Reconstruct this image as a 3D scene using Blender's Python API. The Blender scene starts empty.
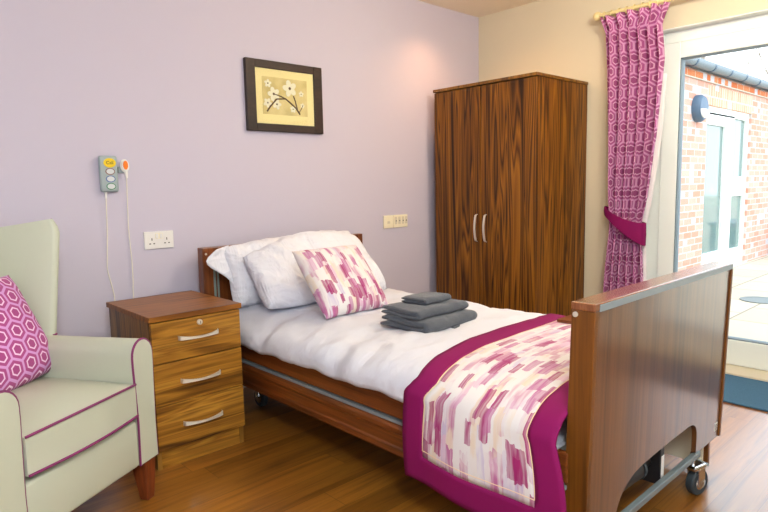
import bpy, bmesh, math, random
from mathutils import Vector, Matrix, noise
random.seed(7)
S = bpy.context.scene
COL = S.collection
PI = math.pi
CX = -1.868            # centre line of the bed

# ------------------------------------------------------------------ materials
def srgb(r, g, b):
    f = lambda c: (c/255/12.92 if c/255 <= .04045 else ((c/255+.055)/1.055)**2.4)
    return (f(r), f(g), f(b), 1.0)

class NT:
    def __init__(self, name):
        self.m = bpy.data.materials.new(name); self.m.use_nodes = True
        self.t = self.m.node_tree; self.t.nodes.clear()
        self.out = self.n('ShaderNodeOutputMaterial')
        self.b = self.n('ShaderNodeBsdfPrincipled')
        self.l(self.b.outputs[0], self.out.inputs[0])
    def n(self, typ, **kw):
        x = self.t.nodes.new(typ)
        for k, v in kw.items(): setattr(x, k, v)
        return x
    def l(self, a, b): self.t.links.new(a, b)
    def put(self, sock, v):
        if isinstance(v, bpy.types.NodeSocket): self.l(v, sock)
        else: sock.default_value = v
    def math(self, op, a, b=0.0, c=None, clamp=False):
        x = self.n('ShaderNodeMath', operation=op); x.use_clamp = clamp
        self.put(x.inputs[0], a); self.put(x.inputs[1], b)
        if c is not None: self.put(x.inputs[2], c)
        return x.outputs[0]
    def ramp(self, fac, stops, interp='LINEAR'):
        x = self.n('ShaderNodeValToRGB'); cr = x.color_ramp; cr.interpolation = interp
        while len(cr.elements) > 1: cr.elements.remove(cr.elements[-1])
        cr.elements[0].position = stops[0][0]; cr.elements[0].color = stops[0][1]
        for p, c in stops[1:]:
            e = cr.elements.new(p); e.color = c
        self.put(x.inputs[0], fac); return x.outputs[0]
    def mix(self, fac, a, b, mode='MIX'):
        x = self.n('ShaderNodeMix', data_type='RGBA', blend_type=mode)
        self.put(x.inputs[0], fac); self.put(x.inputs[6], a); self.put(x.inputs[7], b)
        return x.outputs[2]
    def noise(self, vec, scale=5, detail=3, rough=.5, dist=0):
        x = self.n('ShaderNodeTexNoise')
        self.put(x.inputs['Vector'], vec)
        x.inputs['Scale'].default_value = scale; x.inputs['Detail'].default_value = detail
        x.inputs['Roughness'].default_value = rough; x.inputs['Distortion'].default_value = dist
        return x.outputs[0]
    def coord(self, kind='Object', scale=(1, 1, 1), loc=(0, 0, 0), rot=(0, 0, 0)):
        c = self.n('ShaderNodeTexCoord'); m = self.n('ShaderNodeMapping')
        m.inputs['Scale'].default_value = scale; m.inputs['Location'].default_value = loc
        m.inputs['Rotation'].default_value = rot
        self.l(c.outputs[kind], m.inputs[0]); return m.outputs[0]
    def sep(self, v):
        x = self.n('ShaderNodeSeparateXYZ'); self.l(v, x.inputs[0]); return x.outputs
    def comb(self, a, b, c=0.0):
        x = self.n('ShaderNodeCombineXYZ'); self.put(x.inputs[0], a); self.put(x.inputs[1], b); self.put(x.inputs[2], c)
        return x.outputs[0]
    def white(self, vec):
        x = self.n('ShaderNodeTexWhiteNoise', noise_dimensions='3D'); self.l(vec, x.inputs['Vector']); return x.outputs['Value']
    def bump(self, h, strength=.2, dist=.01):
        x = self.n('ShaderNodeBump'); x.inputs['Strength'].default_value = strength
        x.inputs['Distance'].default_value = dist; self.l(h, x.inputs['Height'])
        self.l(x.outputs[0], self.b.inputs['Normal'])
    def set(self, color=None, rough=.5, metal=0, spec=.5, sheen=0, coat=0):
        if color is not None: self.put(self.b.inputs['Base Color'], color)
        self.put(self.b.inputs['Roughness'], rough); self.b.inputs['Metallic'].default_value = metal
        self.b.inputs['Specular IOR Level'].default_value = spec
        self.b.inputs['Sheen Weight'].default_value = sheen
        self.b.inputs['Coat Weight'].default_value = coat; self.b.inputs['Coat Roughness'].default_value = .17
        return self.m

def plain(name, c, rough=.5, metal=0, spec=.5, bump=None, sheen=0):
    t = NT(name)
    if bump:
        v = t.coord('Object'); t.bump(t.noise(v, bump[0], 3), bump[1], bump[2])
    return t.set(c, rough, metal, spec, sheen)

def wood(name, stops, scale, rough=.35, dist=1.2, loc=(0, 0, 0), spec=.5, fine=.35, coat=0, detail=4):
    t = NT(name)
    v = t.coord('Object', scale, loc)
    big = t.noise(v, 1.0, detail, .5, dist)
    c = t.ramp(big, stops)
    v2 = t.coord('Object', tuple(s*7 if s > 3 else s*1.5 for s in scale), loc)
    f = t.noise(v2, 1.0, 3, .6, .3)
    g = t.ramp(f, [(.3, (1-fine, 1-fine, 1-fine, 1)), (.62, (1.08, 1.08, 1.08, 1))])
    c = t.mix(1.0, c, g, 'MULTIPLY')
    t.bump(f, .05, .002)
    return t.set(c, rough, 0, spec, coat=coat)

WAL = [(p, tuple(x*.95 for x in c[:3])+(1,)) for p, c in [(.32, srgb(36, 18, 5)), (.38, srgb(84, 48, 10)), (.42, srgb(142, 88, 20)), (.455, srgb(58, 30, 8)), (.49, srgb(130, 80, 18)), (.52, srgb(152, 98, 24)), (.545, srgb(72, 38, 9)), (.58, srgb(150, 94, 22)), (.62, srgb(50, 26, 7)), (.66, srgb(120, 72, 16)), (.74, srgb(42, 22, 6))]]
WALB = [(.30, srgb(76, 44, 12)), (.39, srgb(124, 80, 22)), (.46, srgb(168, 116, 38)), (.53, srgb(138, 90, 28)), (.59, srgb(180, 128, 46)), (.69, srgb(92, 56, 16))]
MAH = [(.30, srgb(78, 38, 14)), (.45, srgb(114, 58, 20)), (.55, srgb(126, 68, 26)), (.70, srgb(90, 46, 16))]
FBD = [(.30, srgb(70, 38, 16)), (.45, srgb(98, 58, 28)), (.55, srgb(106, 64, 32)), (.70, srgb(82, 46, 20))]
M = {}
M['walnut_v'] = wood('walnut_vertical_grain', WAL, (12, 12, .5), .45, .9, detail=1.8, fine=.28, spec=.3)
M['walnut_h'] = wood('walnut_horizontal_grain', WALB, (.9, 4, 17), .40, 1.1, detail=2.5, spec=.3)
M['walnut_top'] = wood('walnut_top_grain', [(p, tuple(x*q for x, q in zip(c[:3], (.80, .66, .62)))+(1,)) for p, c in WALB], (.9, 17, 4), .38, 1.0, detail=2.5, spec=.3)
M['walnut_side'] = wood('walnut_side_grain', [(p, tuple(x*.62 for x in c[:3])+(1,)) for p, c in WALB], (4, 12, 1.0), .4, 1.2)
M['bed_rail'] = wood('mahogany_rail_grain', MAH, (6, 1.2, 22), .36, .8)
M['bed_board'] = wood('mahogany_board_grain', MAH, (26, 6, .7), .30, .6, fine=.16)
M['foot_board'] = wood('footboard_laminate_grain', FBD, (26, 6, .7), .30, .6, fine=.2, coat=1.0, spec=.4)
M['bed_edge'] = wood('bed_edge_grain', [(.3, srgb(92, 52, 12)), (.5, srgb(118, 70, 18)), (.7, srgb(100, 58, 14))], (8, 22, 1.5), .4, .8)
M['bed_cap'] = wood('bed_cap_grain', [(.3, srgb(112, 64, 34)), (.5, srgb(136, 82, 46)), (.7, srgb(118, 68, 36))], (1.5, 24, 6), .26, .6, coat=.8)
M['chair_leg'] = wood('chair_leg_grain', [(.3, srgb(92, 40, 18)), (.5, srgb(126, 60, 28)), (.7, srgb(104, 48, 22))], (20, 20, 2), .3, .6)
M['dark_frame'] = wood('dark_picture_frame_grain', [(.3, srgb(34, 20, 14)), (.6, srgb(52, 32, 24))], (6, 20, 14), .55, .5)
M['leather'] = plain('pale_sage_vinyl', srgb(186, 191, 172), .42, 0, .45, (160, .06, .002))
M['piping'] = plain('purple_piping', srgb(122, 34, 92), .5)
t = NT('white_cotton'); v = t.coord('Object')
n1 = t.noise(v, 5, 2, .5, .8); n2 = t.noise(t.coord('Object', (7, 34, 14)), 1, 2, .5, 1.2)
t.bump(t.math('ADD', n1, t.math('MULTIPLY', n2, .35)), .30, .03)
M['white_linen'] = t.set(srgb(206, 208, 218), .85, 0, .2, .05)
t = NT('white_pillowcase_cotton'); v = t.coord('Object')
n1 = t.noise(v, 6, 2, .5, 1.5); n2 = t.noise(t.coord('Object', (9, 9, 3.2), (0, 0, 0), (0, .6, 0)), 1, 2, .5, 2.2); n3 = t.noise(t.coord('Object', (4, 9, 12), (1, 2, 3), (0, -.5, 0)), 1, 1, .5, 1.5)
rdg = t.math('ADD', t.math('ABSOLUTE', t.math('SUBTRACT', n2, .5)), t.math('MULTIPLY', t.math('ABSOLUTE', t.math('SUBTRACT', n3, .5)), .8))
t.bump(t.math('SUBTRACT', t.math('MULTIPLY', n1, .8), rdg), .42, .05)
M['pillowcase'] = t.set(srgb(222, 223, 231), .85, 0, .2, .05)
M['mattress'] = plain('cream_mattress_ticking', srgb(226, 222, 200), .8)
M['magenta'] = plain('magenta_cotton', srgb(126, 14, 82), .8, 0, .2, (260, .12, .002), .0)
M['cream_edge'] = plain('cream_edge_piping', srgb(228, 200, 160), .7)
M['steel'] = plain('brushed_nickel', srgb(226, 220, 206), .38, .55)
M['chrome'] = plain('chrome', srgb(205, 207, 210), .15, 1)
M['grey_metal'] = plain('grey_painted_metal', srgb(146, 158, 164), .42, .3)
M['bar_metal'] = plain('dark_grey_painted_metal', srgb(118, 130, 134), .4, .3)
M['inlay'] = plain('grey_green_inlay', srgb(138, 156, 146), .4, .2)
M['black'] = plain('black_plastic', srgb(24, 24, 26), .45)
M['rubber'] = plain('grey_black_rubber', srgb(46, 56, 62), .6)
M['white_plastic'] = plain('white_plastic', srgb(232, 230, 226), .35)
M['cream_plastic'] = plain('cream_plastic', srgb(240, 232, 204), .4)
M['grey_plastic'] = plain('blue_grey_plastic', srgb(158, 172, 174), .45)
M['yellow'] = plain('yellow_button', srgb(232, 200, 24), .4)
M['button'] = plain('pale_grey_button', srgb(206, 212, 214), .4)
M['rim_red'] = plain('red_brown_rim', srgb(136, 92, 84), .4)
M['rim_blue'] = plain('blue_rim', srgb(70, 100, 160), .4)
M['rim_green'] = plain('green_rim', srgb(48, 130, 84), .4)
M['ink'] = plain('black_ink', srgb(40, 38, 34), .6)
M['orange'] = plain('orange_button', srgb(250, 128, 16), .4)
M['slot'] = plain('dark_slot', srgb(70, 66, 64), .6)
M['cord'] = plain('cream_cord', srgb(226, 222, 208), .5)
M['pole'] = plain('cream_painted_pole', srgb(222, 204, 148), .4)
M['upvc'] = plain('white_upvc', srgb(236, 243, 238), .35)
M['gasket'] = plain('dark_gasket', srgb(110, 130, 140), .5)
M['wall_lav'] = plain('lavender_wall_paint', srgb(199, 193, 209), .75, 0, .25, (90, .03, .002))
M['wall_cream'] = plain('cream_wall_paint', srgb(214, 204, 178), .75, 0, .25, (90, .03, .002))
M['ceil'] = plain('ceiling_paint', srgb(246, 238, 216), .8, 0, .2)
M['trim'] = plain('white_gloss_trim', srgb(228, 228, 226), .4)
M['sill'] = plain('cream_threshold', srgb(214, 206, 184), .5)
M['mount'] = plain('cream_card_mount', srgb(238, 226, 164), .8)
M['branch'] = plain('brown_branch_ink', srgb(92, 70, 46), .8)
M['petal'] = plain('white_petal_ink', srgb(232, 230, 206), .8)
M['slab_seam'] = plain('grey_lamp_metal', srgb(70, 96, 120), .5)
M['frost'] = plain('frosted_lamp_glass', srgb(240, 240, 238), .4)
M['gutter'] = plain('grey_gutter', srgb(112, 126, 136), .5)
M['bark'] = plain('tree_bark', srgb(150, 140, 128), .9)
M['iron'] = plain('grey_iron', srgb(112, 124, 126), .6)
M['curt_lining'] = plain('white_curtain_lining', srgb(236, 234, 232), .8)

# floor planks along X
t = NT('wood_plank_vinyl')
v = t.coord('Object'); s = t.sep(v)
row = t.math('FLOOR', t.math('DIVIDE', s[1], .125))
off = t.math('MULTIPLY', t.white(t.comb(row, 3.1, 0.0)), 1.2)
px = t.math('DIVIDE', t.math('ADD', s[0], off), 1.1)
cell = t.math('FLOOR', px)
rnd = t.white(t.comb(row, cell, 1.7))
vv = t.comb(t.math('MULTIPLY', t.math('ADD', s[0], t.math('MULTIPLY', rnd, 9)), 1.3), t.math('MULTIPLY', s[1], 24), t.math('MULTIPLY', rnd, 5))
g = t.noise(vv, 1.0, 5, .6, .7)
c = t.ramp(g, [(.28, srgb(90, 52, 14)), (.45, srgb(138, 87, 28)), (.58, srgb(156, 102, 36)), (.75, srgb(118, 74, 22))])
sh = t.ramp(rnd, [(0, (.78, .78, .78, 1)), (1, (1.12, 1.1, 1.08, 1))])
c = t.mix(1.0, c, sh, 'MULTIPLY')
fy = t.math('FRACT', t.math('DIVIDE', s[1], .125)); fx = t.math('FRACT', px)
seam = t.math('MAXIMUM', t.math('LESS_THAN', fy, .016), t.math('LESS_THAN', fx, .0022))
c = t.mix(t.math('MULTIPLY', seam, .55), c, srgb(50, 30, 16))
M['floor'] = t.set(c, .33, 0, .5, coat=.9)

def hexes(name, pitch, bg, line, fill, lil):
    t = NT(name)
    uv = t.coord('UV', (1/pitch, 1/pitch, 1)); s = t.sep(uv)
    R3 = 1.7320508
    def half(ox, oy):
        a = t.math('SUBTRACT', t.math('FLOORED_MODULO', t.math('ADD', s[0], ox), 1.0), .5)
        b = t.math('SUBTRACT', t.math('FLOORED_MODULO', t.math('ADD', s[1], oy), R3), R3/2)
        a = t.math('ABSOLUTE', a); b = t.math('ABSOLUTE', b)
        return t.math('MAXIMUM', a, t.math('ADD', t.math('MULTIPLY', a, .5), t.math('MULTIPLY', b, .8660254)))
    d = t.math('MINIMUM', half(0, 0), half(.5, R3/2))
    c = t.ramp(d, [(0, fill), (.20, fill), (.22, line), (.275, line), (.295, bg), (.425, bg), (.445, lil), (.5, lil)])
    w = t.noise(t.coord('UV', (900, 900, 1)), 1, 2)
    c = t.mix(.12, c, t.ramp(w, [(.3, (.3, .05, .2, 1)), (.7, (1, .8, 1, 1))]))
    return t.set(c, .8, 0, .2, .1)
M['hex_curtain'] = hexes('honeycomb_curtain_cloth', .078, srgb(160, 58, 128), srgb(226, 180, 206), srgb(144, 38, 108), srgb(214, 156, 196))
M['hex_cushion'] = hexes('honeycomb_cushion_cloth', .068, srgb(156, 30, 118), srgb(232, 200, 228), srgb(152, 26, 114), srgb(204, 146, 206))

def strokes(name, w, L):
    t = NT(name)
    uv = t.coord('UV'); s = t.sep(uv)
    white, cream = srgb(216, 213, 212), srgb(216, 200, 180)
    pale, mauve, mag, pinkg, lil = srgb(210, 176, 196), srgb(176, 98, 146), srgb(152, 30, 100), srgb(194, 146, 168), srgb(190, 178, 204)
    def dist(k, au, av):
        dn = t.n('ShaderNodeTexNoise'); t.l(t.coord('UV', (1, 1.6, 1), (k*3.1, k, 0)), dn.inputs['Vector']); dn.inputs['Scale'].default_value = 22; dn.inputs['Detail'].default_value = 3
        ds = t.sep(dn.outputs['Color'])
        return (t.math('ADD', s[0], t.math('MULTIPLY', t.math('SUBTRACT', ds[0], .5), au)), t.math('ADD', s[1], t.math('MULTIPLY', t.math('SUBTRACT', ds[1], .5), av)))
    def layer(w, L, seed, uvp):
        col = t.math('FLOOR', t.math('DIVIDE', uvp[1], w))
        o = t.math('MULTIPLY', t.white(t.comb(col, seed, .5)), L*3)
        cl = t.math('FLOOR', t.math('DIVIDE', t.math('ADD', uvp[0], o), L))
        return t.white(t.comb(col, cl, seed+.3))
    soft = t.noise(t.comb(t.math('MULTIPLY', s[0], 8), t.math('MULTIPLY', s[1], 100), 0.0), 1, 3)
    st = [(0, white), (.26, pinkg), (.42, white), (.56, cream), (.64, mauve), (.72, white), (.84, lil), (.92, pale)]
    acc = None
    for k in range(3):
        c_ = t.ramp(layer(w*(1+.13*k), L*(1-.15*k), 2.0+k*4, dist(k, .07, .016)), st, 'CONSTANT')
        blot = t.ramp(t.noise(t.comb(t.math('MULTIPLY', s[0], 9), t.math('MULTIPLY', s[1], 34), k*4.4), 1, 2, .5, .5), [(.42, (.12, .12, .12, 1)), (.58, (.88, .88, .88, 1))])
        acc = c_ if acc is None else t.mix(blot, acc, c_)
    acc = t.mix(t.ramp(soft, [(.48, (0, 0, 0, 1)), (.70, (.5, .5, .5, 1))]), acc, white)
    for k, (ww, LL, thr) in enumerate(((1.3, .62, .82), (1.0, .45, .85))):
        b = layer(w*ww, L*LL, 17.0+k*5, dist(k+5, .05, .010))
        msk = t.math('GREATER_THAN', b, thr)
        bc = t.ramp(b, [(0, mauve), (thr+(1-thr)*.42, mag)], 'CONSTANT')
        acc = t.mix(t.math('MULTIPLY', msk, t.ramp(soft, [(.36, (.95, .95, .95, 1)), (.62, (.55, .55, .55, 1))])), acc, bc)
    return t.set(acc, .75, 0, .25, .1)
M['strokes'] = strokes('brush_stroke_throw_cloth', .022, .16)
M['strokes_cushion'] = strokes('brush_stroke_cushion_cloth', .019, .11)

t = NT('charcoal_terry'); v = t.coord('Object')
n1 = t.noise(v, 420, 2); n2 = t.noise(v, 30, 3)
t.bump(t.math('ADD', n1, n2), .55, .004)
c = t.mix(n1, srgb(58, 62, 68), srgb(98, 102, 110))
M['terry'] = t.set(c, .95, 0, .1, .25)

t = NT('door_mat_pile'); v = t.coord('Object'); n1 = t.noise(v, 300, 2); t.bump(n1, .5, .004)
M['mat'] = t.set(t.mix(n1, srgb(52, 88, 116), srgb(88, 126, 154)), .95, 0, .1)

t = NT('sepia_print_paper'); v = t.coord('Object')
M['print'] = t.set(t.ramp(t.noise(v, 9, 2), [(.3, srgb(186, 170, 108)), (.5, srgb(212, 196, 132)), (.7, srgb(224, 210, 150))]), .7)

def brick(name, plane, c1, c2, mortar, w=.225, h=.075):
    t = NT(name); v = t.coord('Object'); s = t.sep(v)
    b = t.n('ShaderNodeTexBrick'); t.l(t.comb(s[plane], s[2]), b.inputs['Vector'])
    b.inputs['Color1'].default_value = c1; b.inputs['Color2'].default_value = c2; b.inputs['Mortar'].default_value = mortar
    b.inputs['Scale'].default_value = 1; b.inputs['Brick Width'].default_value = w; b.inputs['Row Height'].default_value = h
    b.inputs['Mortar Size'].default_value = .006; b.inputs['Bias'].default_value = -.1
    n_ = t.white(t.comb(t.math('FLOOR', t.math('DIVIDE', s[plane], .1125)), t.math('FLOOR', t.math('DIVIDE', s[2], .075))))
    c = t.mix(t.math('GREATER_THAN', n_, .9), b.outputs['Color'], srgb(188, 184, 188))
    return t.set(c, .9, 0, .2)
M['brick'] = brick('red_brick', 0, srgb(196, 140, 120), srgb(202, 166, 152), srgb(196, 190, 188))
M['brick_red'] = brick('dark_brick_course', 0, srgb(196, 104, 60), srgb(204, 128, 86), srgb(200, 190, 176))
M['brick_soldier'] = brick('soldier_bricks', 0, srgb(206, 148, 120), srgb(210, 170, 146), srgb(212, 204, 194), .075, .225)
M['house_brick'] = brick('house_brick', 1, srgb(196, 124, 92), srgb(206, 156, 128), srgb(208, 200, 190))

t = NT('pale_paving'); v = t.coord('Object')
b = t.n('ShaderNodeTexBrick'); t.l(v, b.inputs['Vector']); b.inputs['Scale'].default_value = 1
b.inputs['Brick Width'].default_value = .6; b.inputs['Row Height'].default_value = .45; b.inputs['Mortar Size'].default_value = .008
b.inputs['Color1'].default_value = srgb(178, 170, 150); b.inputs['Color2'].default_value = srgb(190, 182, 164); b.inputs['Mortar'].default_value = srgb(130, 126, 116)
M['paving'] = t.set(b.outputs['Color'], .85)

def glass(name, tint=(1, 1, 1, 1), refl=.9):
    t = NT(name); t.t.nodes.remove(t.b)
    tr = t.n('ShaderNodeBsdfTransparent'); tr.inputs[0].default_value = tint
    gl = t.n('ShaderNodeBsdfGlossy'); gl.inputs['Roughness'].default_value = .02
    fr = t.n('ShaderNodeFresnel'); fr.inputs[0].default_value = 1.45
    mx = t.n('ShaderNodeMixShader'); t.l(t.math('MULTIPLY', fr.outputs[0], refl), mx.inputs[0]); t.l(tr.outputs[0], mx.inputs[1]); t.l(gl.outputs[0], mx.inputs[2])
    t.l(mx.outputs[0], t.out.inputs[0]); return t.m
M['glass'] = glass('clear_glass')
M['pic_glass'] = glass('picture_glass', refl=.5)
M['pane_out'] = plain('pale_reflective_pane', srgb(104, 126, 122), .06, 0, .6)

# ------------------------------------------------------------------ helpers
def finish(name, bm, mat, parent=None, smooth=False, ang=40, mods=()):
    bmesh.ops.recalc_face_normals(bm, faces=bm.faces[:])
    me = bpy.data.meshes.new(name); bm.to_mesh(me); bm.free()
    o = bpy.data.objects.new(name, me); COL.objects.link(o)
    for m in (mat if isinstance(mat, (list, tuple)) else [mat]): me.materials.append(m)
    if smooth:
        for p in me.polygons: p.use_smooth = True
        if ang:
            me.set_sharp_from_angle(angle=math.radians(ang))
    if parent: o.parent = parent
    for typ, kw in mods:
        md = o.modifiers.new(typ.lower(), typ)
        for k, v in kw.items(): setattr(md, k, v)
    return o
def B(): return bmesh.new()
def box(bm, x0, x1, y0, y1, z0, z1, bev=0, seg=2):
    r = bmesh.ops.create_cube(bm, size=1)
    vs = r['verts']
    for v in vs:
        v.co = Vector((x0 if v.co.x < 0 else x1, y0 if v.co.y < 0 else y1, z0 if v.co.z < 0 else z1))
    if bev:
        es = list({e for v in vs for e in v.link_edges})
        bmesh.ops.bevel(bm, geom=es, offset=bev, segments=seg, profile=.5, affect='EDGES')
    return vs
def bx(name, mat, parent, *a, **k):
    bm = B(); box(bm, *a, **k); return finish(name, bm, mat, parent)
def rings(bm, secs, close=True, cap=True):
    rows = [[bm.verts.new(p) for p in s] for s in secs]
    n = len(rows[0])
    for a, b in zip(rows, rows[1:]):
        for i in range(n if close else n-1):
            j = (i+1) % n
            bm.faces.new((a[i], a[j], b[j], b[i]))
    if cap and close:
        bm.faces.new(rows[0][::-1]); bm.faces.new(rows[-1])
    return rows
def tube(bm, pts, r, n=8):
    pts = [Vector(p) for p in pts]; secs = []; up = None
    for i, p in enumerate(pts):
        d = (pts[min(i+1, len(pts)-1)]-pts[max(i-1, 0)]).normalized()
        if up is None:
            up = Vector((0, 0, 1)) if abs(d.z) < .9 else Vector((1, 0, 0))
        a = d.cross(up).normalized(); up = a.cross(d).normalized()
        rr = r[i] if isinstance(r, (list, tuple)) else r
        secs.append([p+(a*math.cos(2*PI*k/n)+up*math.sin(2*PI*k/n))*rr for k in range(n)])
    rings(bm, secs)
def lathe(bm, prof, c, axis='z', n=24):
    secs = []
    for r, h in prof:
        s = []
        for k in range(n):
            a = 2*PI*k/n; p, q = r*math.cos(a), r*math.sin(a)
            s.append(Vector(c)+Vector({'z': (p, q, h), 'y': (p, h, q), 'x': (h, p, q)}[axis]))
        secs.append(s)
    rings(bm, secs)
def grid(bm, nu, nv, f, uvf=None, mat=None):
    uv = bm.loops.layers.uv.verify() if uvf else None
    V = [[bm.verts.new(f(i/nu, j/nv)) for j in range(nv+1)] for i in range(nu+1)]
    for i in range(nu):
        for j in range(nv):
            fc = bm.faces.new((V[i][j], V[i+1][j], V[i+1][j+1], V[i][j+1]))
            if mat: fc.material_index = mat((i+.5)/nu, (j+.5)/nv)
            if uv:
                for lp, (a, b) in zip(fc.loops, ((i, j), (i+1, j), (i+1, j+1), (i, j+1))):
                    lp[uv].uv = uvf(a/nu, b/nv)
    return V
def empty(name, loc=(0, 0, 0), rz=0, label=None, cat=None, group=None, kind=None):
    o = bpy.data.objects.new(name, None); COL.objects.link(o); o.location = loc; o.rotation_euler = (0, 0, rz)
    o.empty_display_size = .1
    return tag(o, label, cat, group, kind)
def tag(o, label=None, cat=None, group=None, kind=None):
    for k, v in (('label', label), ('category', cat), ('group', group), ('kind', kind)):
        if v: o[k] = v
    return o
def catmull(pts, n=8):
    P = [Vector(p) for p in pts]; P = [P[0]*2-P[1]]+P+[P[-1]*2-P[-2]]; out = []
    for i in range(1, len(P)-2):
        for k in range(n):
            q = k/n
            out.append(.5*((2*P[i])+(-P[i-1]+P[i+1])*q+(2*P[i-1]-5*P[i]+4*P[i+1]-P[i+2])*q*q+(-P[i-1]+3*P[i]-3*P[i+1]+P[i+2])*q**3))
    out.append(P[-2]); return out
def struct(o): return tag(o, kind='structure')
def nz(x, y, z=0, s=1): return noise.noise(Vector((x*s, y*s, z)))
def sm(a, b, x):
    q = min(1, max(0, (x-a)/(b-a))); return q*q*(3-2*q)

# ------------------------------------------------------------------ room shell
XL, YF, HC = -4.9, -4.7, 2.347
DY0, DY1, DZ = -1.25, -3.25, 1.985         # patio door opening in the wall x = 0
struct(bx('floor', M['floor'], None, XL, 0.06, YF, 0, -.06, 0))
struct(bx('ceiling', M['ceil'], None, XL-.2, .3, YF-.2, .2, HC, HC+.12))
struct(bx('wall_back', M['wall_lav'], None, XL-.2, .3, 0, .2, -.06, HC))
struct(bx('wall_left', M['wall_lav'], None, XL-.2, XL, YF-.2, 0, -.06, HC))
bm = B()
box(bm, 0, .3, DY0, 0, -.06, HC); box(bm, 0, .3, DY1, DY0, DZ, HC); box(bm, 0, .3, YF-.2, DY1, -.06, HC)
struct(finish('wall_right', bm, M['wall_cream']))
WX0, WX1, WZ0, WZ1 = -4.3, -2.1, .85, 2.1   # opening added behind the camera, unseen, to let in cool fill
bm = B()
box(bm, XL, WX0, YF-.2, YF, -.06, HC); box(bm, WX1, 0, YF-.2, YF, -.06, HC)
box(bm, WX0, WX1, YF-.2, YF, -.06, WZ0); box(bm, WX0, WX1, YF-.2, YF, WZ1, HC)
struct(finish('wall_front', bm, M['wall_cream']))
# frame and glass of the made-up fill window
w = struct(empty('fill_window_1', (0, 0, 0)))
bm = B()
for a in ((WX0, WX1, WZ0, WZ0+.07), (WX0, WX1, WZ1-.07, WZ1), (WX0, WX0+.07, WZ0+.07, WZ1-.07), (WX1-.07, WX1, WZ0+.07, WZ1-.07), (-3.235, -3.165, WZ0+.07, WZ1-.07)):
    box(bm, a[0], a[1], YF-.13, YF-.06, a[2], a[3])
finish('fill_window_frame', bm, M['upvc'], w)
bx('pane', M['glass'], w, WX0+.07, WX1-.07, YF-.1, YF-.094, WZ0+.07, WZ1-.07)
# skirting
struct(bx('baseboard_back', M['trim'], None, XL, 0, -.018, -.0005, 0, .095, bev=.004))
bm = B(); box(bm, -.018, -.0005, DY0+.03, -.02, 0, .095, .004); box(bm, -.018, -.0005, YF, DY1-.03, 0, .095, .004)
struct(finish('baseboard_right', bm, M['trim']))

# ------------------------------------------------------------------ patio door
d = struct(empty('door_1', (0, 0, 0)))
bm = B(); fx0, fx1 = .075, .145
box(bm, fx0, fx1, DY0-.105, DY0, 0.015, DZ, .004); box(bm, fx0, fx1, DY1, DY1+.08, .015, DZ, .004)
box(bm, fx0, fx1, DY1+.08, DY0-.105, DZ-.072, DZ, .004)
finish('door_frame', bm, M['upvc'], d)
mid = (DY0-.1+DY1+.08)/2
for (a, b) in ((DY0-.105, mid+.002), (mid-.002, DY1+.08)):
    bm = B(); x0, x1 = .06, .13; top = DZ-.075; st = .098
    box(bm, x0, x1, a-st, a, .02, top, .005); box(bm, x0, x1, b, b+st, .02, top, .005)
    box(bm, x0, x1, b+st, a-st, .02, .168, .005); box(bm, x0, x1, b+st, a-st, 1.818, top, .005)
    lf = finish('door_leaf', bm, M['upvc'], d)
    bm = B()
    for q in ((a-st-.006, a-st, .168, 1.818), (b+st, b+st+.006, .168, 1.818), (b+st, a-st, .168, .174), (b+st, a-st, 1.812, 1.818)):
        box(bm, .066, .124, q[0], q[1], q[2], q[3])
    finish('gasket', bm, M['gasket'], lf)
    bx('pane', M['glass'], lf, .092, .098, b+st, a-st, .17, 1.816)
bm = B(); box(bm, .001, .074, DY1+.001, DY0-.001, DZ-.006, DZ-.0005); box(bm, .001, .074, DY0-.006, DY0-.0005, .02, DZ-.006)
struct(finish('trim_2', bm, M['upvc']))
struct(bx('trim_1', M['sill'], None, -.10, .15, DY1, DY0, .0006, .018, bev=.004))
tag(bx('door_mat', M['mat'], None, -.56, -.112, -3.05, -1.42, .001, .012, bev=.004), 'dark blue-grey door mat lying on the floor inside the patio door', 'mat')

# ------------------------------------------------------------------ outside
bm = B(); box(bm, .06, 40, -30, 30, -.12, -.02); box(bm, -20, .06, -30, YF-.2, -.12, -.02)
struct(finish('patio', bm, M['paving']))
bm = B(); lathe(bm, [(.17, -.025), (.17, -.012), (.13, -.012), (.13, -.014)], (2.48, -1.31, 0), 'z', 28)
tag(finish('drain_cover', bm, M['iron'], smooth=True), 'round grey iron drain cover set in the pale patio paving', 'drain cover')
ob = empty('outbuilding', (0, 0, 0), 0, 'single storey red brick outbuilding with grey gutter across the patio', 'building')
BY = -.40; Dx0, Dx1, Dt = 3.60, 5.17, 1.93
bm = B(); box(bm, .32, Dx0, BY, BY+.25, -.1, 2.27); box(bm, Dx1, 14, BY, BY+.25, -.1, 2.27); box(bm, Dx0, Dx1, BY, BY+.25, Dt+.22, 2.27)
box(bm, .32, 14, BY+2.3, BY+2.5, -.1, 2.27)
finish('brick_wall', bm, M['brick'], ob)
bx('soldier_course', M['brick_soldier'], ob, Dx0, Dx1, BY, BY+.25, Dt, Dt+.22)
bx('brick_course', M['brick_red'], ob, .32, 14, BY-.02, BY-.001, 2.17, 2.245)
bx('flat_roof', M['gutter'], ob, .32, 14, BY-.02, BY+2.6, 2.272, 2.33)
bm = B(); secs = []
for x in (.32, 14):
    secs.append([Vector((x, BY-.075+.055*math.cos(a), 2.315+.055*math.sin(a))) for a in [PI+PI*k/10 for k in range(11)]]+[Vector((x, BY-.02, 2.335)), Vector((x, BY-.13, 2.335))])
rings(bm, secs); gt = finish('gutter', bm, M['gutter'], ob, True)
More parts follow.
